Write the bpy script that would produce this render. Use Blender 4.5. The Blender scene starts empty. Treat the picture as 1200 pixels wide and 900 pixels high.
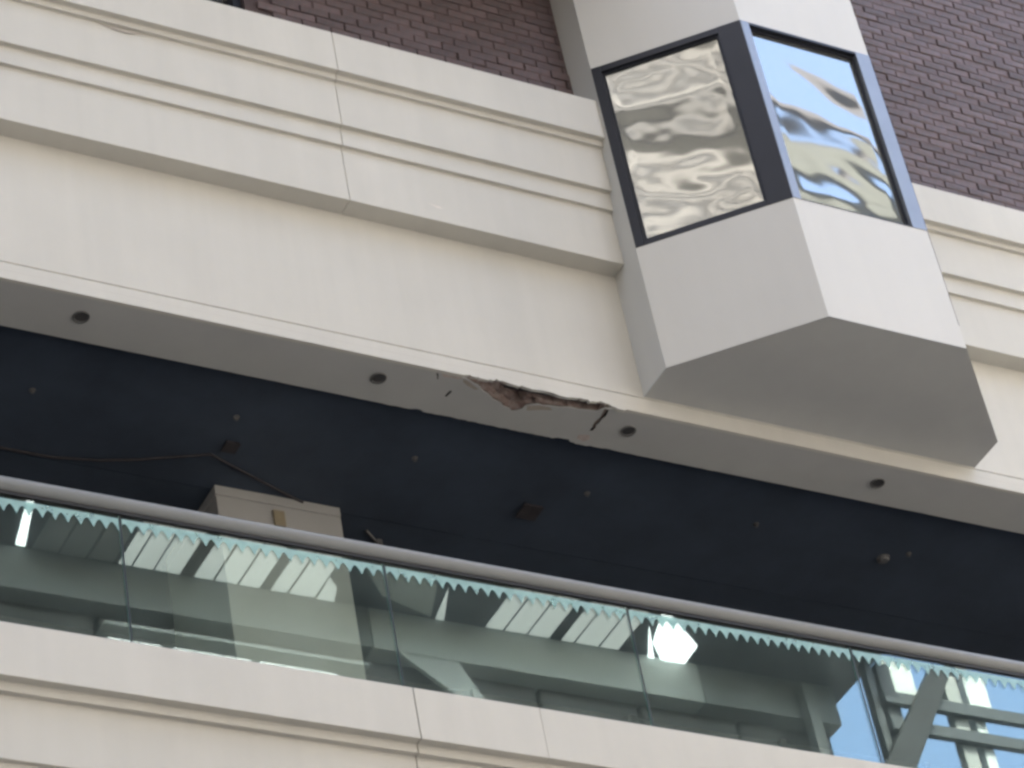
import bpy, bmesh, math, random
from mathutils import Vector, Matrix, noise
from mathutils.geometry import tessellate_polygon

random.seed(7)
scene = bpy.context.scene
col = scene.collection

# ------------------------------------------------------------------ camera
FWD = Vector((0.437535, 0.633171, 0.638456)).normalized()
YAW, PITCH, ROLL = 0.60471347, 0.69244944, -0.20712107
FWD = Vector((math.sin(YAW)*math.cos(PITCH), math.cos(YAW)*math.cos(PITCH), math.sin(PITCH)))
RGT = Vector((math.cos(YAW), -math.sin(YAW), 0))
UPV = RGT.cross(FWD)
R2 = math.cos(ROLL)*RGT + math.sin(ROLL)*UPV
U2 = -math.sin(ROLL)*RGT + math.cos(ROLL)*UPV
CAM = Vector((0, -14, 1.6))
cam = bpy.data.cameras.new('camera'); cam.lens = 111.22; cam.sensor_width = 36; cam.sensor_fit = 'HORIZONTAL'
cam.clip_start = 0.1; cam.clip_end = 4000
cam_o = bpy.data.objects.new('camera', cam); col.objects.link(cam_o)
M = Matrix.Identity(4)
for i in range(3):
    M[i][0], M[i][1], M[i][2], M[i][3] = R2[i], U2[i], -FWD[i], CAM[i]
cam_o.matrix_world = M
scene.camera = cam_o

# ------------------------------------------------------------------ light
SUN_DIR = Vector((0.0, 0.62, 0.78)).normalized()          # towards the sun
SUN_EL = math.asin(SUN_DIR.z)
world = bpy.data.worlds.new('World'); scene.world = world; world.use_nodes = True
wn = world.node_tree; wn.nodes.clear()
sky = wn.nodes.new('ShaderNodeTexSky'); sky.sky_type = 'NISHITA'; sky.sun_disc = False
sky.sun_elevation = SUN_EL; sky.sun_rotation = math.atan2(SUN_DIR.x, SUN_DIR.y)
sky.dust_density = 5.0; sky.air_density = 1.0; sky.ozone_density = 1.0
bg = wn.nodes.new('ShaderNodeBackground'); bg.inputs['Strength'].default_value = 0.15
wo = wn.nodes.new('ShaderNodeOutputWorld')
wn.links.new(sky.outputs[0], bg.inputs[0]); wn.links.new(bg.outputs[0], wo.inputs[0])
sun = bpy.data.lights.new('sun', 'SUN'); sun.energy = 3.0; sun.angle = math.radians(1.0); sun.color = (1, 0.93, 0.83)
sun_o = bpy.data.objects.new('sun', sun); col.objects.link(sun_o)
sun_o.rotation_euler = SUN_DIR.to_track_quat('Z', 'Y').to_euler()
vs = scene.view_settings
vs.view_transform = 'Standard'; vs.look = 'None'; vs.gamma = 1; vs.use_curve_mapping = False
vs.exposure = 3.65
scene.render.engine = 'CYCLES'
scene.cycles.use_denoising = True
scene.cycles.max_bounces = 10; scene.cycles.diffuse_bounces = 5; scene.cycles.glossy_bounces = 5
scene.cycles.transparent_max_bounces = 12
scene.cycles.caustics_reflective = False; scene.cycles.caustics_refractive = False
scene.cycles.pixel_filter_type = 'BLACKMAN_HARRIS'; scene.cycles.filter_width = 2.9

# ------------------------------------------------------------------ helpers
def newmat(name):
    m = bpy.data.materials.new(name); m.use_nodes = True
    return m, m.node_tree, m.node_tree.nodes['Principled BSDF']

def surf(name, c, rough=0.8, var=0.06, scale=3.0, bump=0.0, bscale=60.0, metal=0.0, spec=0.3, streak=0.0, c2=None, island=0.0):
    """procedural paint / stone / metal: broad tone variation, optional vertical streaks and fine relief"""
    m, t, b = newmat(name); N = t.nodes; L = t.links
    tc = N.new('ShaderNodeTexCoord')
    n = N.new('ShaderNodeTexNoise'); n.inputs['Scale'].default_value = scale; n.inputs['Detail'].default_value = 6
    n.inputs['Roughness'].default_value = 0.6
    L.new(tc.outputs['Object'], n.inputs['Vector'])
    mp = N.new('ShaderNodeMapRange'); mp.inputs[1].default_value = 0.25; mp.inputs[2].default_value = 0.75
    mp.inputs[3].default_value = 1-var; mp.inputs[4].default_value = 1+var
    L.new(n.outputs[0], mp.inputs[0]); fac = mp.outputs[0]
    if streak:
        mpg = N.new('ShaderNodeMapping'); mpg.inputs['Scale'].default_value = (7, 7, 0.35)
        L.new(tc.outputs['Object'], mpg.inputs[0])
        s = N.new('ShaderNodeTexNoise'); s.inputs['Scale'].default_value = 1.0; s.inputs['Detail'].default_value = 4
        L.new(mpg.outputs[0], s.inputs['Vector'])
        ms = N.new('ShaderNodeMapRange'); ms.inputs[1].default_value = 0.35; ms.inputs[2].default_value = 0.7
        ms.inputs[3].default_value = 1; ms.inputs[4].default_value = 1-streak
        L.new(s.outputs[0], ms.inputs[0])
        mu = N.new('ShaderNodeMath'); mu.operation = 'MULTIPLY'
        L.new(fac, mu.inputs[0]); L.new(ms.outputs[0], mu.inputs[1]); fac = mu.outputs[0]
    if island:
        oi = N.new('ShaderNodeObjectInfo')
        mi = N.new('ShaderNodeMapRange'); mi.inputs[3].default_value = 1-island; mi.inputs[4].default_value = 1+island
        L.new(oi.outputs['Random'], mi.inputs[0])
        mu = N.new('ShaderNodeMath'); mu.operation = 'MULTIPLY'
        L.new(fac, mu.inputs[0]); L.new(mi.outputs[0], mu.inputs[1]); fac = mu.outputs[0]
    base = N.new('ShaderNodeMix'); base.data_type = 'RGBA'
    base.inputs[6].default_value = (*c, 1); base.inputs[7].default_value = (*(c2 or c), 1)
    n2 = N.new('ShaderNodeTexNoise'); n2.inputs['Scale'].default_value = scale*2.7; n2.inputs['Detail'].default_value = 4
    L.new(tc.outputs['Object'], n2.inputs['Vector'])
    mr = N.new('ShaderNodeMapRange'); mr.inputs[1].default_value = 0.42; mr.inputs[2].default_value = 0.62
    L.new(n2.outputs[0], mr.inputs[0]); L.new(mr.outputs[0], base.inputs[0])
    vm = N.new('ShaderNodeVectorMath'); vm.operation = 'SCALE'
    L.new(base.outputs[2], vm.inputs[0]); L.new(fac, vm.inputs['Scale'])
    L.new(vm.outputs[0], b.inputs['Base Color'])
    b.inputs['Roughness'].default_value = rough; b.inputs['Metallic'].default_value = metal
    b.inputs['Specular IOR Level'].default_value = spec
    if bump:
        nb = N.new('ShaderNodeTexNoise'); nb.inputs['Scale'].default_value = bscale; nb.inputs['Detail'].default_value = 5
        L.new(tc.outputs['Object'], nb.inputs['Vector'])
        bp = N.new('ShaderNodeBump'); bp.inputs['Strength'].default_value = 1; bp.inputs['Distance'].default_value = bump
        L.new(nb.outputs[0], bp.inputs['Height']); L.new(bp.outputs[0], b.inputs['Normal'])
    return m

def glass(name, trans, refl, ior, rough=0.0, dust=0.05):
    m, t, b = newmat(name); N = t.nodes; L = t.links; N.remove(b)
    out = N['Material Output']
    tr = N.new('ShaderNodeBsdfTransparent'); tr.inputs[0].default_value = (*trans, 1)
    gl = N.new('ShaderNodeBsdfGlossy'); gl.inputs[0].default_value = (*refl, 1); gl.inputs['Roughness'].default_value = rough
    ge = N.new('ShaderNodeNewGeometry')
    mi = N.new('ShaderNodeMix'); mi.inputs[2].default_value = ior; mi.inputs[3].default_value = 1/ior
    L.new(ge.outputs['Backfacing'], mi.inputs[0])
    fr = N.new('ShaderNodeFresnel'); L.new(mi.outputs[0], fr.inputs[0])
    mx = N.new('ShaderNodeMixShader')
    L.new(fr.outputs[0], mx.inputs[0]); L.new(tr.outputs[0], mx.inputs[1]); L.new(gl.outputs[0], mx.inputs[2])
    df = N.new('ShaderNodeBsdfDiffuse'); df.inputs[0].default_value = (0.42, 0.5, 0.48, 1)
    tc = N.new('ShaderNodeTexCoord'); no = N.new('ShaderNodeTexNoise'); no.inputs['Scale'].default_value = 2.5; no.inputs['Detail'].default_value = 5
    L.new(tc.outputs['Object'], no.inputs['Vector'])
    mr = N.new('ShaderNodeMapRange'); mr.inputs[1].default_value = .3; mr.inputs[2].default_value = .7; mr.inputs[3].default_value = dust*.5; mr.inputs[4].default_value = dust*1.5
    L.new(no.outputs[0], mr.inputs[0])
    mx2 = N.new('ShaderNodeMixShader'); L.new(mr.outputs[0], mx2.inputs[0]); L.new(mx.outputs[0], mx2.inputs[1]); L.new(df.outputs[0], mx2.inputs[2])
    L.new(mx2.outputs[0], out.inputs[0])
    return m

def mirror_glass(name, refl, fac, dark):
    m, t, b = newmat(name); N = t.nodes; L = t.links; N.remove(b)
    out = N['Material Output']
    df = N.new('ShaderNodeBsdfDiffuse'); df.inputs[0].default_value = (*dark, 1)
    gl = N.new('ShaderNodeBsdfGlossy'); gl.inputs[0].default_value = (*refl, 1); gl.inputs['Roughness'].default_value = 0.035
    mx = N.new('ShaderNodeMixShader'); mx.inputs[0].default_value = fac
    L.new(df.outputs[0], mx.inputs[1]); L.new(gl.outputs[0], mx.inputs[2]); L.new(mx.outputs[0], out.inputs[0])
    return m

def lit(name, c, s):
    m, t, b = newmat(name)
    b.inputs['Base Color'].default_value = (0.8, 0.8, 0.78, 1)
    b.inputs['Emission Color'].default_value = (*c, 1); b.inputs['Emission Strength'].default_value = s
    return m

def frosted(name, c, fac):
    m, t, b = newmat(name); N = t.nodes; L = t.links
    out = N['Material Output']
    b.inputs['Base Color'].default_value = (*c, 1); b.inputs['Roughness'].default_value = 0.25
    b.inputs['Specular IOR Level'].default_value = 0.8
    tr = N.new('ShaderNodeBsdfTransparent'); tr.inputs[0].default_value = (0.8, 0.95, 0.92, 1)
    tl = N.new('ShaderNodeTexNoise'); tl.inputs['Scale'].default_value = 14
    mr = N.new('ShaderNodeMapRange'); mr.inputs[3].default_value = fac-0.15; mr.inputs[4].default_value = fac+0.15
    tc = N.new('ShaderNodeTexCoord'); L.new(tc.outputs['Object'], tl.inputs['Vector']); L.new(tl.outputs[0], mr.inputs[0])
    mx = N.new('ShaderNodeMixShader'); L.new(mr.outputs[0], mx.inputs[0])
    L.new(tr.outputs[0], mx.inputs[1]); L.new(b.outputs[0], mx.inputs[2]); L.new(mx.outputs[0], out.inputs[0])
    return m

CREAM = surf('cream_paint', (0.418, 0.409, 0.370), 0.75, 0.04, 1.2, 0.0006, 90, streak=0.045)
BAYC = surf('bay_paint', (0.43, 0.424, 0.393), 0.6, 0.02, 0.9, 0.0004, 70, streak=0.02)
BRICK = surf('dark_brick', (0.074, 0.050, 0.049), 0.75, 0.2, 9, 0.003, 45, c2=(0.064, 0.051, 0.052), island=0.2, spec=0.4)
MORTAR = surf('mortar', (0.062, 0.046, 0.046), 0.95, 0.15, 8, 0.003, 60)
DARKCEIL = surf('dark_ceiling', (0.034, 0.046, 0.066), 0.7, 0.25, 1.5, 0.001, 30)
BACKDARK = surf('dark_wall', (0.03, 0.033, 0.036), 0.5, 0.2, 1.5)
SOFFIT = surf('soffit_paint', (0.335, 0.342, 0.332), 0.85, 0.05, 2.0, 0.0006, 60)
COLM = surf('column_paint', (0.27, 0.268, 0.258), 0.8, 0.05, 2.5)
RAILM = surf('rail_metal', (0.200, 0.208, 0.202), 0.55, 0.05, 4, metal=0.1, spec=0.4)
FRAME = surf('dark_frame', (0.013, 0.0145, 0.019), 0.45, 0.1, 4, spec=0.2)
FRAME_SKY = surf('sky_lit_frame', (0.17, 0.18, 0.19), 0.4, 0.08, 3, metal=0.5, spec=0.6)  # lit copy of the dark frame, sky reflection put into its colour
SPALL = surf('broken_concrete', (0.145, 0.105, 0.092), 0.95, 0.3, 9, 0.006, 30, c2=(0.185, 0.15, 0.135))
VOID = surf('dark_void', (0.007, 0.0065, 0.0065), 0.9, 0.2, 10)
RUST = surf('rust_conduit', (0.030, 0.027, 0.030), 0.8, 0.3, 12)
FITTING = surf('pale_fitting', (0.09, 0.09, 0.09), 0.5, 0.1, 10)
BLACKF = surf('black_fitting', (0.012, 0.012, 0.012), 0.5, 0.1, 10)
DLM = surf('downlight_trim', (0.10, 0.10, 0.098), 0.6, 0.1, 10)
DLL = surf('downlight_lens', (0.055, 0.055, 0.055), 0.4, 0.1, 10)
SEAL = surf('black_sealant', (0.015, 0.02, 0.02), 0.5, 0.1, 10)
TAN = surf('tan_plate', (0.20, 0.17, 0.115), 0.7, 0.1, 10)
GLASS = glass('balustrade_glass', (0.88, 0.96, 0.93), (0.86, 0.97, 0.94), 1.78, dust=0.028)
GEDGE = surf('glass_edge', (0.02, 0.13, 0.11), 0.3, 0.1, 10, spec=0.6)
TEALBAND = frosted('translucent_teal', (0.31, 0.475, 0.455), 0.5)
PANE = mirror_glass('mirror_pane', (0.91, 0.95, 0.90), 0.27, (0.055, 0.058, 0.058))
ASPHALT = surf('asphalt', (0.07, 0.07, 0.072), 0.9, 0.15, 2, 0.004, 80)
PAVING = surf('pale_paving', (0.20, 0.197, 0.19), 0.85, 0.12, 0.7, 0.002, 40)
KERBM = surf('kerb_stone', (0.4, 0.39, 0.37), 0.85, 0.1, 2)
OPGREY = surf('opposite_grey', (0.48, 0.50, 0.48), 0.7, 0.06, 0.8)
OPDARK = surf('opposite_dark', (0.045, 0.05, 0.055), 0.5, 0.1, 0.8)
OPMID = surf('opposite_mid', (0.24, 0.25, 0.245), 0.6, 0.08, 0.8)
OPLOW = surf('opposite_brick', (0.13, 0.125, 0.12), 0.8, 0.1, 0.8)
OPCREAM = surf('tower_cream', (0.47, 0.448, 0.43), 0.9, 0.15, 1.6, spec=0.1)
OPPALE = surf('pale_render', (0.80, 0.78, 0.72), 0.8, 0.05, 0.3)
MAUVE = surf('mauve_steel', (0.085, 0.08, 0.086), 0.6, 0.2, 1.0)
CANOPY = surf('canopy_paint', (0.115, 0.12, 0.112), 0.9, 0.2, 1.0, spec=0.1)
OPBAND = surf('tower_band', (0.10, 0.097, 0.09), 1.0, 0.15, 0.8, spec=0.0)
GLOWP = lit('glowing_panel', (1.0, 0.97, 0.95), 0.16)  # white panels, brightness set by emission
GLOWB = lit('sunlit_glow', (1.0, 1.0, 1.0), 0.9)  # sunlit white shapes, their brightness put in as emission
WPANEL = surf('white_panel', (0.42, 0.45, 0.45), 0.6, 0.03, 1)

def mesh_obj(name, verts, faces, mat, parent=None, bevel=0.0, smooth=False, mats=None, fm=None):
    me = bpy.data.meshes.new(name); me.from_pydata([tuple(v) for v in verts], [], faces)
    for m in (mats or [mat]): me.materials.append(m)
    if fm:
        for p, i in zip(me.polygons, fm): p.material_index = i
    bm = bmesh.new(); bm.from_mesh(me); bmesh.ops.recalc_face_normals(bm, faces=bm.faces); bm.to_mesh(me); bm.free()
    if smooth:
        for p in me.polygons: p.use_smooth = True
    o = bpy.data.objects.new(name, me); col.objects.link(o)
    if parent: o.parent = parent
    if bevel:
        md = o.modifiers.new('bevel', 'BEVEL'); md.width = bevel; md.segments = 2; md.limit_method = 'ANGLE'; md.angle_limit = math.radians(30)
    return o

class MB:
    def __init__(s): s.v = []; s.f = []
    def add(s, v, f):
        k = len(s.v); s.v += [tuple(p) for p in v]; s.f += [tuple(i+k for i in q) for q in f]; return s
    def box(s, a, b):
        (x0, y0, z0), (x1, y1, z1) = a, b
        return s.add([(x0,y0,z0),(x1,y0,z0),(x1,y1,z0),(x0,y1,z0),(x0,y0,z1),(x1,y0,z1),(x1,y1,z1),(x0,y1,z1)],
                     [(3,2,1,0),(4,5,6,7),(0,1,5,4),(1,2,6,5),(2,3,7,6),(3,0,4,7)])
    def prismx(s, prof, x0, x1):
        n = len(prof); v = [(x0, y, z) for y, z in prof] + [(x1, y, z) for y, z in prof]
        return s.add(v, [tuple(range(n)), tuple(range(2*n-1, n-1, -1))] + [(i, (i+1) % n, n+(i+1) % n, n+i) for i in range(n)])
    def prismz(s, poly, z0, z1):
        n = len(poly); v = [(x, y, z0) for x, y in poly] + [(x, y, z1) for x, y in poly]
        return s.add(v, [tuple(range(n)), tuple(range(2*n-1, n-1, -1))] + [(i, (i+1) % n, n+(i+1) % n, n+i) for i in range(n)])
    def prismy(s, poly, y0, y1):
        n = len(poly); v = [(x, y0, z) for x, z in poly] + [(x, y1, z) for x, z in poly]
        return s.add(v, [tuple(range(n)), tuple(range(2*n-1, n-1, -1))] + [(i, (i+1) % n, n+(i+1) % n, n+i) for i in range(n)])
    def tube(s, pts, r, n=12):
        pts = [Vector(p) for p in pts]; k = len(s.v); rings = []
        for i, p in enumerate(pts):
            t = (pts[min(i+1, len(pts)-1)] - pts[max(i-1, 0)]).normalized()
            a = t.cross(Vector((0, 0, 1)) if abs(t.z) < .9 else Vector((1, 0, 0))).normalized(); b = t.cross(a)
            rr = r[i] if isinstance(r, (list, tuple)) else r
            rings.append([p + rr*(math.cos(2*math.pi*j/n)*a + math.sin(2*math.pi*j/n)*b) for j in range(n)])
        for g in rings: s.v += [tuple(q) for q in g]
        for i in range(len(rings)-1):
            for j in range(n):
                s.f.append((k+i*n+j, k+i*n+(j+1) % n, k+(i+1)*n+(j+1) % n, k+(i+1)*n+j))
        s.f.append(tuple(k+j for j in range(n))); s.f.append(tuple(k+(len(rings)-1)*n+j for j in reversed(range(n))))
        return s
    def build(s, name, mat, parent=None, bevel=0.0, smooth=False): return mesh_obj(name, s.v, s.f, mat, parent, bevel, smooth)

def thing(name, label, cat, loc=(0, 0, 0), group=None):
    o = bpy.data.objects.new(name, None); col.objects.link(o); o.empty_display_size = 0.2
    o['label'] = label; o['category'] = cat
    if group: o['group'] = group
    return o
def tag(o, label, cat, group=None):
    o['label'] = label; o['category'] = cat
    if group: o['group'] = group
    return o
def structure(o): o['kind'] = 'structure'; return o

# ------------------------------------------------------------------ setting: ground
structure(MB().box((-600, -600, -0.6), (600, 600, -0.02)).build('ground', ASPHALT))
structure(MB().box((-60, -12.5, -0.02), (80, -4.6, 0.0)).build('road', ASPHALT))
structure(MB().box((-60, -4.4, -0.02), (80, 0.0, 0.12)).build('pavement', PAVING))
structure(MB().box((-60, -21.0, -0.02), (80, -12.7, 0.12)).build('pavement', PAVING))
structure(MB().box((-60, -4.6, -0.02), (80, -4.4, 0.125)).build('kerb', KERBM, bevel=0.02))
structure(MB().box((-60, -12.7, -0.02), (80, -12.5, 0.125)).build('kerb', KERBM, bevel=0.02))

# ------------------------------------------------------------------ the building
B = thing('building', 'cream rendered building front with dark brick upper wall and recessed balcony', 'building')
X0, X1 = 0.0, 34.0
BAY0, BAY1 = 10.781, 13.690

# cornice between the storeys: stepped back going down; vertical joint at x = 8.54
CORN = [(0.06, 17.036), (-0.149, 17.036), (-0.149, 17.559), (-0.180, 17.559), (-0.180, 17.731), (-0.219, 17.731),
        (-0.219, 18.169), (-0.250, 18.169), (-0.250, 18.2205), (-0.298, 18.2205), (-0.298, 18.622), (-0.285, 18.632), (0.06, 18.650)]
for a, b in ((X0, 8.5345), (8.5385, BAY0-0.002), (BAY1+0.002, X1)):
    MB().prismx(CORN, a, b).build('cornice_panel', CREAM, B, bevel=0.004)
MB().prismx([(0.03, 17.06), (-0.12, 17.06), (-0.12, 18.6), (0.03, 18.6)], 8.531, 8.542).build('joint_seal', SEAL, B)

# fascia above the balcony opening, thin groove near its foot
MB().prismx([(0.0, 15.775), (0.0, 15.846), (0.014, 15.849), (0.014, 15.857), (0.003, 15.860), (0.003, 17.08), (0.06, 17.08), (0.06, 15.775)], X0, X1).build('fascia', CREAM, B, bevel=0.002)
# render lip at the fascia's foot, broken off in the middle
lv, lf = [], []
xs = [X0, 3, 6, 8.9, 9.05]
x = 9.2
while x < 10.62: xs.append(x); x += random.uniform(0.012, 0.03)
xs += [10.75, 11.5, 14, X1]
for x in xs:
    zb = 15.704
    if 9.30 < x < 10.47:
        zb += max(-0.004, 0.010 + 0.026*noise.noise((x*6, 3.1, 0)) + random.choice((0, 0, 0, 0.010, -0.016))*random.random())
    elif 10.47 <= x < 10.60:
        zb += random.choice((0, 0, -0.012))
    k = len(lv)
    lv += [(x, 0.0, 15.775), (x, 0.0, zb), (x, 0.028, zb+random.uniform(0, .004)*(9.3 < x < 10.5)), (x, 0.028, 15.775)]
    if k:
        for j in range(4): lf.append((k-4+j, k-4+(j+1) % 4, k+(j+1) % 4, k+j))
lf += [(0, 1, 2, 3), (len(lv)-1, len(lv)-2, len(lv)-3, len(lv)-4)]
mesh_obj('fascia_edge', lv, lf, CREAM, B)

# soffit of the edge beam: broken patch, cracks and ragged inner edge cut out of it
ZS = 15.704
spall = [(9.335, .028), (9.40, .058), (9.44, .066), (9.50, .112), (9.55, .132), (9.61, .172), (9.67, .190), (9.72, .222), (9.765, .230), (9.80, .252), (9.835, .236),
         (9.862, .212), (9.866, .172), (9.90, .150), (9.943, .128), (9.99, .134), (10.045, .122), (10.12, .116), (10.187, .094), (10.26, .098), (10.337, .086), (10.40, .078), (10.44, .028)]
outer = [(X0, .028)] + spall + [(X1, .028), (X1, .437)]
x = 11.6
while x > 8.6:
    n = 0.006*noise.noise((x*14, 0, 5))
    if abs(x-9.15) < .04 or abs(x-10.30) < .05: n -= 0.016
    if abs(x-10.46) < .05: n += 0.012
    outer.append((x, .437+n+random.uniform(-.004, .004)*(8.9 < x < 11))); x -= random.uniform(.012, .04)
outer.append((X0, .437))
cr1 = [(10.440, .040), (10.480, .046), (10.492, .110), (10.478, .150), (10.476, .205), (10.466, .222), (10.480, .245), (10.472, .296), (10.446, .290), (10.452, .250), (10.444, .222), (10.440, .190), (10.455, .130)]
cr2 = [(9.096, .036), (9.112, .036), (9.130, .070), (9.142, .104), (9.134, .100), (9.120, .070)]
cr3 = [(9.262, .248), (9.266, .205), (9.276, .172), (9.292, .186), (9.284, .220), (9.279, .252)]
loops = [outer, cr1, cr2, cr3]
flat = [Vector((p[0], p[1], 0)) for l in loops for p in l]
tris = tessellate_polygon([[Vector((p[0], p[1], 0)) for p in l] for l in loops])
sv = [(p.x, p.y, ZS) for p in flat]; sf = [tuple(t) for t in tris]
k = 0
for l in loops:            # edges of the skin, 16 mm thick
    n = len(l); o0 = len(sv); sv += [(p[0], p[1], ZS+.006) for p in l]
    for i in range(n): sf.append((k+i, k+(i+1) % n, o0+(i+1) % n, o0+i))
    k += n
soff = mesh_obj('beam_soffit', sv, sf, SOFFIT, B)
def inside(p, poly):
    c = False; j = len(poly)-1
    for i in range(len(poly)):
        (xi, yi), (xj, yj) = poly[i], poly[j]
        if (yi > p[1]) != (yj > p[1]) and p[0] < (xj-xi)*(p[1]-yi)/(yj-yi)+xi: c = not c
        j = i
    return c
def dist(p, poly):
    d = 9
    for i in range(len(poly)-1):
        a, b = Vector(poly[i]), Vector(poly[i+1]); q = Vector(p); t = max(0, min(1, (q-a).dot(b-a)/max(1e-9, (b-a).length_squared)))
        d = min(d, (q-(a+t*(b-a))).length)
    return d
# cavity behind the broken patch
gv, gf = [], []; NX, NY = 100, 26
for i in range(NX+1):
    for j in range(NY+1):
        x = 9.30+1.18*i/NX; y = 0.012+0.26*j/NY
        z = ZS+0.018
        if inside((x, y), spall):
            d = dist((x, y), spall)
            z = ZS + min(0.008+d*0.6, 0.034) + 0.012*noise.noise((x*13, y*13, 1.3)) + 0.005*noise.noise((x*45, y*45, 4))
            if 9.62 < x < 10.40 and y < 0.10+0.05*noise.noise((x*7, 0, 2)): z += 0.13
            if (x-9.80)**2+(y-.135)**2 < 0.0011: z += 0.09
            if (x-9.90)**2+((y-.13)*1.2)**2 < 0.0007: z += 0.07
            z = max(z, ZS+0.004)
        gv.append((x, y, z))
for i in range(NX):
    for j in range(NY):
        a = i*(NY+1)+j; gf.append((a, a+1, a+NY+2, a+NY+1))
mesh_obj('spalled_patch', gv, gf, SPALL, soff)
for x0, x1, y0, y1 in ((10.43, 10.51, .06, .31), (9.08, 9.16, .03, .12), (9.25, 9.31, .16, .265)):
    MB().box((x0, y0, ZS+.03), (x1, y1, ZS+.05)).build('crack', VOID, soff)
FLAKE = surf('flaking_paint', (0.36, 0.31, 0.285), 0.9, 0.2, 25)
STAIN = surf('brown_stain', (0.27, 0.245, 0.21), 0.9, 0.15, 25)
for poly, m in (([(9.13, .030), (9.30, .030), (9.27, .052), (9.22, .046), (9.17, .060)], FLAKE), ([(9.31, .040), (9.36, .052), (9.41, .080), (9.46, .105), (9.44, .118), (9.37, .095), (9.32, .066)], STAIN),
                ([(9.88, .170), (9.96, .140), (10.05, .136), (10.08, .160), (9.98, .185), (9.90, .215)], STAIN), ([(10.39, .350), (10.47, .330), (10.50, .372), (10.46, .405), (10.40, .392)], FLAKE)):
    mesh_obj('paint_flake', [(x, y, ZS-.0015) for x, y in poly], [tuple(range(len(poly)))], m, soff)
# reinforcing bar showing in the cavity
MB().tube([(9.66, .075, ZS+.05), (9.95, .066, ZS+.045), (10.33, .058, ZS+.05)], .007, 8).build('reinforcing_bar', RUST, soff)
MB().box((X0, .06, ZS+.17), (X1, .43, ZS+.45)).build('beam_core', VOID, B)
MB().box((X0, .425, ZS+.02), (X1, .4365, ZS+.16)).build('beam_inner_face', SOFFIT, B)

# balcony ceiling, back wall, floor
ZC = 15.85
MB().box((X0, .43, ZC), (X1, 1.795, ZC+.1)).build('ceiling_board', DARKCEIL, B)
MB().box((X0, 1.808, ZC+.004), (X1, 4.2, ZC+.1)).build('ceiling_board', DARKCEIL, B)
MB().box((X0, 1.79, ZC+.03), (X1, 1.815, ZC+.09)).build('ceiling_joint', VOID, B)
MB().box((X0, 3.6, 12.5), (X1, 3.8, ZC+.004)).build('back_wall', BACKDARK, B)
MB().box((X0, .25, 12.35), (X1, 3.9, 12.6)).build('balcony_floor', MORTAR, B)
for xm in [1.0+1.45*i for i in range(12)]:
    if not 7.9 < xm < 9.4: MB().box((xm, 3.55, 12.6), (xm+.06, 3.598, ZC)).build('mullion', FRAME, B, bevel=.003)

# parapet under the glass
PAR = [(0.30, 10.9), (-0.150, 10.9), (-0.150, 11.30), (-0.161, 11.30), (-0.161, 11.7724), (-0.197, 11.7724), (-0.197, 12.2126), (-0.2375, 12.2126), (-0.2375, 12.2782),
       (-0.298, 12.2782), (-0.298, 12.655), (-0.288, 12.664), (0.30, 12.664)]
for a, b in ((X0, 8.280), (8.286, 9.165), (9.1662, 15.4), (15.406, X1)):
    MB().prismx(PAR, a, b).build('parapet_panel', CREAM, B, bevel=0.004)
for xj in (8.283,):
    MB().prismx([(0.0, 11.0), (-0.14, 11.0), (-0.14, 12.64), (0.0, 12.64)], xj-.005, xj+.005).build('joint_seal', SEAL, B)
MB().box((X0, -.10, 0.1), (X1, .3, 10.9)).build('lower_wall', CREAM, B)
MB().box((-24, 4.3, 0), (60, 14, 24)).build('building_core', BACKDARK, B)

# brick wall above the cornice
wall = MB()
wall.box((8.0, -.025, 18.60), (BAY0+.05, .30, 23)).box((BAY1-.05, -.025, 18.60), (X1, .30, 23)).box((BAY0+.05, .05, 18.6), (BAY1-.05, .30, 23))
wall.box((X0, -.025, 18.60), (6.5, .30, 23)).box((6.5, -.018, 20.6), (8.0, .30, 23))
wall = wall.build('brick_wall', MORTAR, B)
def project(p):
    v = Vector(p)-CAM; d = v.dot(FWD)
    return 600+3707.39*v.dot(R2)/d, 450-3707.39*v.dot(U2)/d
brick_meshes = []
for k in range(7):
    W, H, D = .230, .076, .05
    r = lambda s: random.uniform(-s, s)
    fx, fz = .007, .006
    vs_ = [(0, .02, 0), (W, .02, 0), (W, .02, H), (0, .02, H),
           (0+r(.003), .004+r(.002), 0+r(.002)), (W+r(.003), .004+r(.002), r(.002)), (W+r(.003), .004+r(.002), H+r(.002)), (r(.003), .004+r(.002), H+r(.002)),
           (fx+r(.004), r(.003), fz+r(.003)), (W-fx+r(.004), r(.003), fz+r(.003)), (W-fx+r(.004), r(.004), H-fz+r(.003)), (fx+r(.004), r(.004), H-fz+r(.003)),
           (W*.5+r(.04), -.002+r(.004), H*.5+r(.012))]
    fs = [(0, 1, 5, 4), (1, 2, 6, 5), (2, 3, 7, 6), (3, 0, 4, 7), (4, 5, 9, 8), (5, 6, 10, 9), (6, 7, 11, 10), (7, 4, 8, 11), (8, 9, 12), (9, 10, 12), (10, 11, 12), (11, 8, 12)]
    me = bpy.data.meshes.new('brick'); me.from_pydata(vs_, [], fs); me.materials.append(BRICK)
    bm = bmesh.new(); bm.from_mesh(me); bmesh.ops.recalc_face_normals(bm, faces=bm.faces); bm.to_mesh(me); bm.free()
    brick_meshes.append(me)
rest = MB()
nvis = 0
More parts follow.
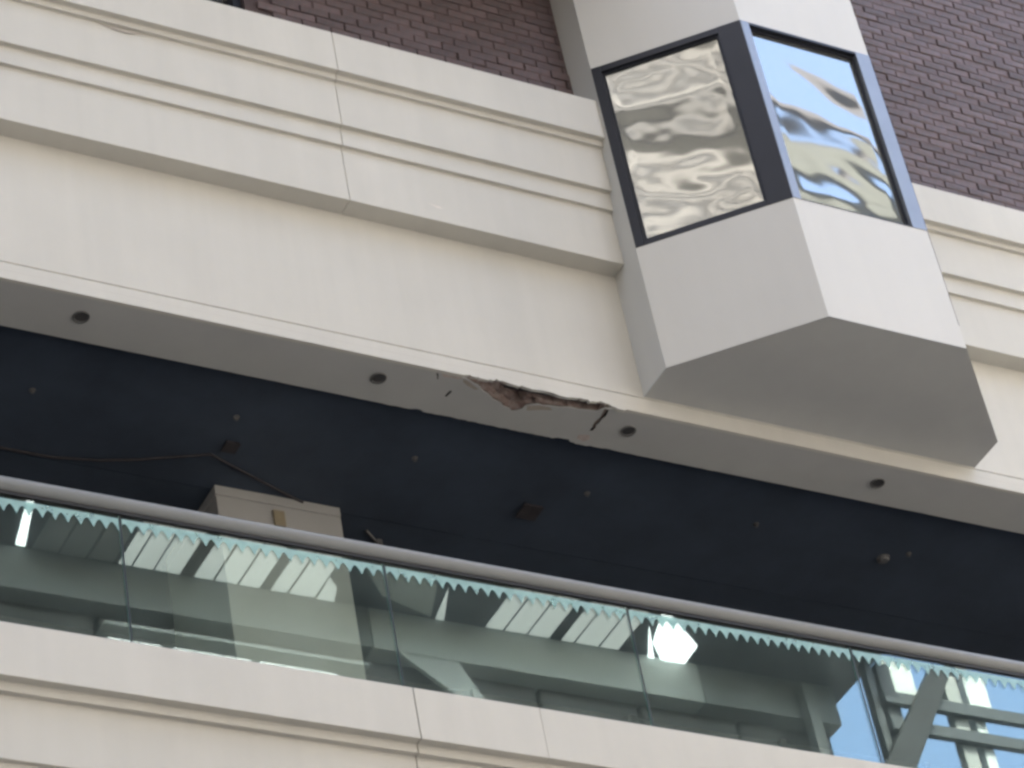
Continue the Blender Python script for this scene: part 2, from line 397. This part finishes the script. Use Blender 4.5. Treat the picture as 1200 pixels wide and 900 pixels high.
for row in range(48):
    z = 18.655+row*.086
    off = (row % 2)*.12
    for c in range(90):
        x = -.3+off+c*.24
        y = -.034 - (.012 if z < 19.16 and x < 11 else 0)
        if x < X0 or x+.23 > X1: continue
        if x < BAY1 and x+.23 > BAY0-.002: continue
        if 6.5-.23 < x < 8.0-.005 and z < 20.6: continue
        if x+.23 < 6.5 and x+.23 > 6.499: continue
        px = [project((x+a, y, z+b)) for a in (0, .23) for b in (0, .076)]
        vis = any(-6 < p[0] < 1206 and -6 < p[1] < 906 for p in px) and z > 18.93
        dy = random.uniform(-.004, .004)
        if vis:
            nvis += 1
            o = bpy.data.objects.new('brick', random.choice(brick_meshes)); col.objects.link(o); o.parent = wall
            o.location = (x, y+dy, z+random.uniform(-.002, .002))
        elif x > 5 and z < 22.4:
            rest.box((x, y+dy, z), (x+.23, -.01, z+.076))
r_ = rest.build('brick_field', BRICK, wall); r_['kind'] = 'stuff'
print('bricks in view', nvis)
# cut bricks beside the bay
for side, xa, xb in ((0, BAY0, -1), (1, BAY1, 1)):
    for row in range(26):
        z = 18.655+row*.086; off = (row % 2)*.12
        if side == 0:
            c = int((BAY0-.232-(-.3+off))/.24); xs_ = -.3+off+(c+1)*.24; w = BAY0-.003-xs_
            x = xs_
        else:
            c = int((BAY1-(-.3+off))/.24)+1; x = BAY1+.003; w = -.3+off+c*.24-.01-x
        if w < .02 or w > .24: continue
        y = -.034 - (.012 if z < 19.16 and x < 11 else 0)
        MB().box((x, y, z), (x+w, -.01, z+.076)).build('brick', BRICK, wall)
# window in the brick wall
win = MB().box((6.5, .10, 18.6), (8.0, .14, 20.6)).build('window', PANE, B)
fr = MB()
fr.box((6.5, .02, 18.6), (6.57, .10, 20.6)).box((7.93, .02, 18.6), (8.0, .10, 20.6)).box((6.57, .02, 20.53), (7.93, .10, 20.6)).box((6.57, .02, 18.6), (7.93, .10, 18.68))
fr.build('frame', FRAME, win)
# unseen ledge added above the left part of the brick wall to shade it
MB().prismx([(0.0, 20.14), (-1.05, 20.14), (-1.05, 20.6), (0.0, 20.7)], X0, 10.76).build('shade_ledge', DARKCEIL, B, bevel=.01)

# loose strip of sealant and small chips on the cornice
sg = MB()
pts = [(6.66, -.222, 18.172), (6.74, -.226, 18.150), (6.83, -.230, 18.128), (6.93, -.230, 18.124), (7.03, -.226, 18.158), (7.10, -.222, 18.170)]
n = len(pts)
sv = [(p[0], -.2205, 18.171) for p in pts] + pts + [(p[0], p[1]+.003, p[2]) for p in pts]
sfc = [(i, i+1, n+i+1, n+i) for i in range(n-1)] + [(n+i, n+i+1, 2*n+i+1, 2*n+i) for i in range(n-1)]
mesh_obj('loose_sealant', sv, sfc, surf('sealant_grey', (0.33, 0.31, 0.28), 0.8, 0.1, 10), B)
mesh_obj('paint_chip', [(9.17, -.1505, 17.20), (9.25, -.1505, 17.165), (9.30, -.1505, 17.172), (9.27, -.1505, 17.185), (9.21, -.1505, 17.19)], [(0, 1, 2, 3, 4)], surf('bare_plaster', (0.50, 0.47, 0.42), 0.9, 0.1, 20), B)

# ------------------------------------------------------------------ bay window
BW = thing('bay_window', 'cream projecting bay window with dark frames and rippled mirror panes', 'bay window')
P = [(BAY0, 0.05), (BAY0, -.325), (11.653, -1.16), (12.845, -1.16), (BAY1, -.315), (BAY1, 0.05)]
def inset(P, d):
    out = []
    for i, p in enumerate(P):
        p = Vector(p)
        a = (Vector(P[i])-Vector(P[i-1])).normalized() if i else None
        b = (Vector(P[i+1])-Vector(P[i])).normalized() if i < len(P)-1 else None
        if a is None: a = b
        if b is None: b = a
        na, nb = Vector((-a.y, a.x)), Vector((-b.y, b.x))     # inward (polygon runs counter clockwise seen from above)
        m = (na+nb).normalized(); out.append(tuple(p+m*d/max(.3, m.dot(na))))
    return out
Q = inset(P, .12)
ZW0, ZW1, ZT = 17.040, 18.948, 23.0
ZB = 15.868
MB().prismz(P, ZB, ZB+.003).build('soffit_panel', SOFFIT, BW)
for i in range(5):
    quad = [P[i], P[i+1], Q[i+1], Q[i]]
    MB().prismz(quad, ZB+.003, ZW0).build('lower_panel', BAYC, BW)
    MB().prismz(quad, ZW1, ZT).build('upper_panel', BAYC, BW)
    if i in (0, 4): MB().prismz(quad, ZW0, ZW1).build('side_panel', BAYC, BW)
MB().prismz(inset(P, .2), ZB+.1, ZT-.1).build('bay_core', BACKDARK, BW)

def bay_win(i, ls, rs, top, bot, fmat, seed, amp, lam, rec):
    a, b = Vector(P[i]), Vector(P[i+1]); L = (b-a).length; u = (b-a)/L; nrm = Vector((u.y, -u.x))
    def W(s, n, z): q = a+u*s+nrm*n; return (q.x, q.y, z)
    def bx(mb, s0, s1, n0, n1, z0, z1):
        vs_ = [W(s, n, z) for z in (z0, z1) for s, n in ((s0, n0), (s1, n0), (s1, n1), (s0, n1))]
        mb.add(vs_, [(3, 2, 1, 0), (4, 5, 6, 7), (0, 1, 5, 4), (1, 2, 6, 5), (2, 3, 7, 6), (3, 0, 4, 7)])
        return mb
    f = []
    for s0, s1 in ((0.001, ls), (L-rs, L-.001)):
        f.append(bx(MB(), s0, s1, -.10, .004, ZW0+.001, ZW1-.001).build('stile', fmat[0], None, .003))
    f.append(bx(MB(), ls, L-rs, -.10, .002, ZW1-top, ZW1-.001).build('head_rail', fmat[1], None, .003))
    f.append(bx(MB(), ls, L-rs, -.10, .002, ZW0+.001, ZW0+bot).build('sill_rail', fmat[1], None, .003))
    # inner bead
    bd = MB(); s0, s1, z0, z1 = ls, L-rs, ZW0+bot, ZW1-top; w = .022
    bx(bd, s0, s0+w, -.08, -rec+.012, z0, z1); bx(bd, s1-w, s1, -.08, -rec+.012, z0, z1); bx(bd, s0+w, s1-w, -.08, -rec+.012, z1-w, z1); bx(bd, s0+w, s1-w, -.08, -rec+.012, z0, z0+w)
    f.append(bd.build('glazing_bead', FRAME, None, .002))
    NG = 90
    v, fc = [], []
    for ii in range(NG+1):
        for jj in range(NG+1):
            s = s0+.01+(s1-s0-.02)*ii/NG; z = z0+.01+(z1-z0-.02)*jj/NG
            q = (s/lam[0], z/lam[1], seed)
            ed = min(1, min(ii, NG-ii, jj, NG-jj)/8.0)
            wv = noise.noise((q[0]+.6*q[1], q[1]-.3*q[0], seed)) + 0.34*noise.noise((q[0]*2.1+.9*q[1], q[1]*2.1, seed+9)) + .04*noise.noise((q[0]*4.3, q[1]*4.3, seed+4))
            dish = -((s-(s0+s1)/2)**2 + (z-(z0+z1)/2)**2)
            v.append(W(s, -rec + amp*ed*wv + amp*.8*dish, z))
    for ii in range(NG):
        for jj in range(NG):
            k = ii*(NG+1)+jj; fc.append((k, k+NG+1, k+NG+2, k+1))
    f.append(mesh_obj('pane', v, fc, PANE, None, smooth=True))
    w_ = f[-1]
    w_.name = 'window_pane'; w_.parent = BW
    for o in f[:-1]: o.parent = w_
    return w_
bay_win(1, .075, .19, .065, .055, (FRAME, FRAME), 3.7, .0015, (.50, .40), .03)
bay_win(2, .075, .13, .030, .012, (FRAME_SKY, FRAME), 11.2, .0032, (.75, .6), .045)
bay_win(3, .10, .09, .05, .05, (FRAME, FRAME), 21.2, .003, (.3, .3), .03)

# ------------------------------------------------------------------ column
C_ = thing('column', 'square cream column rising behind the glass balustrade to the dark ceiling', 'column')
MB().box((8.167, 1.742, 12.6), (9.155, 2.65, ZC-.093)).build('shaft', COLM, C_, bevel=.006)
MB().box((8.164, 1.739, ZC-.088), (9.158, 2.653, ZC-.002)).build('cap_band', COLM, C_, bevel=.006)
MB().box((8.60, 1.722, 15.56), (8.69, 1.745, 15.70)).build('cover_plate', TAN, C_, bevel=.004)

# ------------------------------------------------------------------ balustrade
BAL = thing('glass_balustrade', 'frameless green glass balustrade with round grey handrail on cream parapet', 'balustrade')
YG = -.15
MB().tube([(X0+.5, YG, 13.814), (X1-.5, YG, 13.814)], .055, 28).build('handrail', RAILM, BAL, smooth=True)
MB().box((X0+.5, YG-.02, 13.735), (X1-.5, YG+.02, 13.775)).build('rail_channel', BLACKF, BAL)
joints = [2.92, 4.71, 6.507, 8.306, 10.098, 11.872, 13.65, 15.43, 17.2]
pitch = .0822
for k in range(len(joints)-1):
    a, b = joints[k]+.007, joints[k+1]-.007
    g = MB().box((a, YG-.006, 12.665), (b, YG+.006, 13.77))
    fm = [1, 1, 0, 1, 0, 1]
    gp = mesh_obj('glass_panel', g.v, g.f, None, BAL, mats=[GLASS, GEDGE], fm=fm)
    # translucent teal band with pointed teeth along the top
    v, fcs = [], []
    x = a+.004
    samples = []
    while x < b-.004:
        samples.append(x); x += pitch/12
    for x in samples:
        u = (x/pitch) % 1.0
        z = 13.602 + .070*(1-abs(2*u-1)**1.7)
        v += [(x, YG-.0085, 13.708), (x, YG-.0085, z), (x, YG-.0065, z), (x, YG-.0065, 13.708)]
    for i in range(len(samples)-1):
        k0 = 4*i
        fcs += [(k0, k0+1, k0+5, k0+4), (k0+1, k0+2, k0+6, k0+5), (k0+3, k0+7, k0+6, k0+2)]
    mesh_obj('scalloped_edge', v, fcs, TEALBAND, gp)
for xj in joints[1:-1]:
    MB().box((xj-.0055, YG-.007, 12.665), (xj+.0055, YG+.007, 13.76)).build('joint_seal', SEAL, BAL)
MB().box((X0+.5, YG-.05, 12.664), (X1-.5, YG+.05, 12.69)).build('base_channel', BLACKF, BAL)

# ------------------------------------------------------------------ fittings
dl_lab = ['round black downlight in the beam soffit at far left of picture', 'round black downlight in the beam soffit just left of the broken patch',
          'round black downlight in the beam soffit just right of the broken patch', 'round black downlight in the beam soffit below the bay window']
for (x, y), lb in zip(((6.546, .203), (8.727, .197), (10.726, .206), (12.883, .210)), dl_lab):
    t = thing('recessed_downlight', lb, 'downlight', group='downlights in the beam soffit')
    ring, fcs = [], []
    n = 20
    for r, z in ((.058, ZS-.001), (.058, ZS-.010), (.048, ZS-.011), (.044, ZS-.0015)):
        ring += [(x+r*math.cos(2*math.pi*i/n), y+r*math.sin(2*math.pi*i/n), z) for i in range(n)]
    for q in range(3):
        for i in range(n): fcs.append((q*n+i, q*n+(i+1) % n, (q+1)*n+(i+1) % n, (q+1)*n+i))
    mesh_obj('trim_ring', ring, fcs, DLM, t, smooth=True)
    mesh_obj('lens', [(x+.045*math.cos(2*math.pi*i/n), y+.045*math.sin(2*math.pi*i/n), ZS-.003) for i in range(n)], [tuple(range(n))], DLL, t)
cf_lab = ['small pale ceiling sprinkler at far left above the handrail', 'small pale ceiling sprinkler above the cream column', 'small pale ceiling sprinkler right of the cream column, left of the broken patch',
          'small pale ceiling sprinkler below the broken soffit patch', 'small pale ceiling sprinkler below the bay window, left of the paired ones', 'small pale ceiling sprinkler at far right, one of two close together', ]
for k, ((x, y), lb) in enumerate(zip(((6.566, 1.142), (8.026, 1.015), (9.45, 1.074), (10.884, 1.085), (12.346, 1.058), (13.751, 1.055)), cf_lab)):
    t = thing('ceiling_sprinkler', lb, 'sprinkler', group='sprinklers along the balcony ceiling')
    MB().tube([(x, y, ZC), (x, y, ZC-.008)], [.024, .022], 16).build('escutcheon', FITTING, t)
    MB().tube([(x, y, ZC-.008), (x, y, ZC-.022)], [.012, .009], 10).build('body', FITTING, t)
    MB().tube([(x, y, ZC-.022), (x, y, ZC-.025)], [.014, .014], 12).build('deflector', FITTING, t)
t = thing('smoke_detector', 'flat pale disc on the dark ceiling beside the far right sprinkler', 'detector')
MB().tube([(13.576, 1.159, ZC), (13.576, 1.159, ZC-.012)], [.055, .055], 18).build('base', FITTING, t)
MB().tube([(13.576, 1.159, ZC-.012), (13.576, 1.159, ZC-.03)], [.045, .034], 18).build('cover', FITTING, t)
for x, y, s, lb in ((10.55, 1.387, .075, 'rusty brown square box on the dark ceiling under the broken patch'), (8.107, 1.31, .05, 'small rusty brown box on the dark ceiling above the column')):
    t = thing('junction_box', lb, 'junction box', group='rusty boxes on the ceiling')
    MB().box((x-s, y-s, ZC-.018), (x+s, y+s, ZC)).build('box', RUST, t, bevel=.006)
    MB().box((x-s-.006, y-s-.006, ZC-.024), (x+s+.006, y+s+.006, ZC-.018)).build('lid', RUST, t, bevel=.002)
pts = [(5.6, 1.79, ZC-.012), (6.2, 1.775, ZC-.014), (6.56, 1.764, ZC-.012), (6.933, 1.753, ZC-.022), (7.25, 1.69, ZC-.03), (7.518, 1.616, ZC-.022), (8.006, 1.427, ZC-.012), (8.30, 1.54, ZC-.014), (8.745, 1.706, ZC-.012), (8.86, 1.738, ZC-.02)]
tag(MB().tube(pts, .009, 8).build('cable', RUST), 'thin rusty brown cable running along the dark ceiling to the column', 'cable')
t = thing('cable_clip', 'small pale bracket on the ceiling right of the column just above the handrail', 'bracket')
MB().tube([(9.46, 1.93, ZC-.005), (9.60, 2.03, ZC-.02)], .012, 8).build('arm', FITTING, t)
MB().box((9.585, 2.0, ZC-.05), (9.625, 2.05, ZC)).build('plate', FITTING, t)

# ------------------------------------------------------------------ across the street (seen in the glass)
OB = thing('office_building', 'grey office block with glowing ceiling panels, mirrored in the glass balustrade', 'building')
ZO = 31.184; YW = -21.2
MB().box((-3.0, -42, 0), (29.3, -21.9, ZO-.02)).build('wall', OPLOW, OB)
MB().box((-3.2, -42, ZO+.03), (29.65, -19.2, ZO+.9)).build('roof', OPDARK, OB)
for a, b, m in ((-3.0, 20.5, OPMID), (20.53, 26.6, OPGREY), (26.63, 29.3, OPMID)): MB().box((a, -21.9, 30.43), (b, YW, ZO+.03)).build('spandrel', m, OB)
MB().box((-3.0, -21.9, 27.6), (29.3, YW-.03, 29.15)).build('spandrel', OPLOW, OB)
xw = -3.0
while xw < 29.2:
    w = 1.9
    MB().box((xw+.05, -21.9, 29.82), (min(xw+w, 29.3)-.05, YW-.35, 30.43)).build('window', OPLOW, OB)
    xw += w
groups = [(16.28, 16.50), (16.52, 16.86), (16.88, 17.30), (17.53, 17.85), (17.88, 18.26), (18.29, 18.64), (18.82, 19.11), (19.14, 19.58),
          (22.60, 22.93), (22.96, 23.36), (23.39, 23.78), (24.00, 24.24), (24.27, 24.70), (24.73, 25.08)]
for a, b in groups: MB().box((a+.012, -21.16, ZO+.004), (b-.012, -19.5, ZO+.03)).build('ceiling_panel', GLOWP, OB)
MB().prismz([(19.63, -21.18), (19.92, -21.18), (19.82, -20.85), (19.61, -20.64)], ZO+.004, ZO+.03).build('ceiling_panel', GLOWP, OB)
MB().prismz([(21.71, -21.17), (21.86, -21.17), (21.56, -20.38)], ZO+.004, ZO+.03).build('ceiling_panel', GLOWP, OB)
MB().prismz([(20.60, -20.84), (21.62, -21.15), (21.08, -19.6), (19.4, -19.6)], ZO+.006, ZO+.03).build('ceiling_panel', OPGREY, OB)
MB().prismz([(14.62, -21.10), (14.77, -21.11), (14.50, -19.97), (14.40, -19.96)], ZO-.02, ZO+.03).build('glow_strip', GLOWB, OB)
MB().prismz([(25.90, -21.19), (26.36, -21.19), (26.33, -20.71), (25.39, -20.02), (25.30, -20.08), (25.57, -20.85)], ZO-.02, ZO+.03).build('glow_patch', GLOWB, OB)
MB().prismz([(25.66, -21.19), (25.77, -21.19), (25.27, -20.45)], ZO-.02, ZO+.03).build('glow_patch', GLOWB, OB)
for a, b in ((14.9, 15.3), (15.35, 15.75), (15.8, 16.2), (12.6, 13.1), (13.2, 13.7)):
    MB().box((a, -21.16, ZO+.006), (b, -19.5, ZO+.03)).build('ceiling_panel', OPMID, OB)
# braces in front of the windows and lower row of pale panes
for x0, x1 in ((21.0, 22.1),):
    MB().prismy([(20.95, 30.44), (22.02, 30.44), (22.75, 29.1), (21.7, 29.9)], YW-.1, YW-.02).build('brace', OPGREY, OB)
for a, b in ((16.03, 16.24), (16.27, 16.50), (16.53, 16.88), (17.08, 17.40), (17.44, 17.88), (17.92, 18.35), (18.5, 18.9), (18.93, 19.35), (19.38, 19.8)):
    MB().box((a, YW-.06, 29.2), (b, YW-.01, 29.5)).build('pane', GLOWP, OB); MB().box((a, YW-.06, 29.53), (b, YW-.01, 29.80)).build('pane', GLOWP, OB)
MB().box((16.0, -21.9, 30.06), (20.4, YW-.02, 30.12)).build('ledge', OPGREY, OB)
# lower floors
for f in range(8):
    z = 2.6+f*3.1
    MB().box((-3.0, -21.9, z), (28.7, -21.3, z+1.3)).build('spandrel', OPLOW, OB)

HB = thing('sky_blocker_slab', 'tall dark slab added left of the grey block to hold back sky light', 'building')  # added mass, keeps sky light off the left face of the bay
MB().box((-8, -46, 0), (13.2, -22.3, 98)).build('wall', OPDARK, HB)
for f in range(29):
    z = 3+f*3.3
    MB().box((-8, -22.3, z), (13.2, -22.1, z+1.5)).build('spandrel', OPLOW, HB)

RF = thing('steel_frame', 'open steel frame with rails and white panels against sky, mirrored at right end of balustrade', 'frame')
MB().box((29.4, -40, 0), (37, -20.6, 27.4)).build('base_block', OPMID, RF)
for z0, z1 in ((30.11, 30.34), (29.56, 29.78), (28.55, 28.75)): MB().box((29.35, -20.12, z0), (38, -20.0, z1)).build('rail', OPDARK, RF)
MB().prismy([(30.42, 30.95), (30.78, 30.85), (29.28, 28.4), (28.80, 28.6)], -20.0, -19.85).build('brace', BLACKF, RF)
for x0, x1, m in ((30.80, 31.08, OPMID), (31.24, 31.45, WPANEL), (29.45, 29.72, OPDARK), (29.20, 29.34, OPDARK), (28.48, 28.70, OPMID)):
    MB().box((x0, -20.3 if x0 > 29 else -21.15, 27.4), (x1, -20.13 if x0 > 29 else -20.95, 31.0)).build('post', m, RF)
MB().box((29.78, -20.4, 30.36), (30.36, -20.35, 31.3)).build('panel', WPANEL, RF)
MB().box((31.46, -20.4, 30.36), (31.90, -20.35, 31.3)).build('panel', WPANEL, RF)
MB().box((33.2, -20.3, 27.4), (33.45, -20.13, 31.0)).build('post', OPGREY, RF)
# cream roof canopy further up, mirrored in the front pane of the bay
PG = thing('roof_canopy', 'cream slab roof on thin posts against blue sky, mirrored in the front bay pane', 'canopy')
MB().box((25, -22.5, 42.5), (42, -22.0, 43.5)).build('slab', CANOPY, PG)
MB().box((25, -22.4, 43.5), (42, -22.1, 43.8)).build('upstand', OPBAND, PG)
for x in (26, 30.4, 35, 40): MB().box((x, -24.6, 27.4), (x+.25, -24.3, 47.6)).build('post', MAUVE, PG)
MB().box((25, -24.8, 47.6), (42, -24.2, 48.2)).build('top_beam', MAUVE, PG)

EB = thing('bounce_block', 'unseen pale block added at the right end of the street to bounce sunlight', 'building')  # added mass, throws sunlight back onto the front faces
EB.location = (47, -13, 0); EB.rotation_euler.z = math.radians(-50)
MB().box((0, -8, 0), (20, 22, 33)).build('wall', OPPALE, EB)
for f in range(9):
    for j in range(9):
        MB().box((-.1, -6.4+3.0*j, 2+3.3*f), (.05, -5.2+3.0*j, 3.8+3.3*f)).build('window', OPDARK, EB)
WB = thing('sky_blocker_block', 'unseen dark grey block added beside the tower to hold back low sky light', 'building')  # added mass, closes off open sky along the street
MB().box((-60, -9, 0), (-25, 16, 48)).build('wall', OPDARK, WB)
for f in range(14): MB().box((-25, -9, 2+3.3*f), (-24.8, 16, 3.2+3.3*f)).build('spandrel', OPLOW, WB)
# tower closing the street on the left, mirrored in the left pane of the bay
T = thing('tower', 'tall cream tower with dark window bands, mirrored in the left bay pane', 'building')
T.location = (-20.0, -22.5, 0); T.rotation_euler.z = math.radians(21.7)
MB().box((-25, -9, 0), (-.08, 9, 98)).build('core', OPBAND, T)
z = 1.2
while z < 94:
    m = OPCREAM if z > 44 else OPLOW
    MB().box((-.5, -9, z), (0, 9, z+3.0)).build('spandrel', m, T)
    for dz in (.5, 1.3, 1.9, 2.5): MB().box((0, -9, z+dz), (.09, 9, z+dz+.12)).build('moulding', m, T)
    for yy in (-7, -3.5, 0, 3.5, 7): MB().box((0, yy, z+.1), (.07, yy+.2, z+2.9)).build('pilaster', m, T)
    z += 5.0
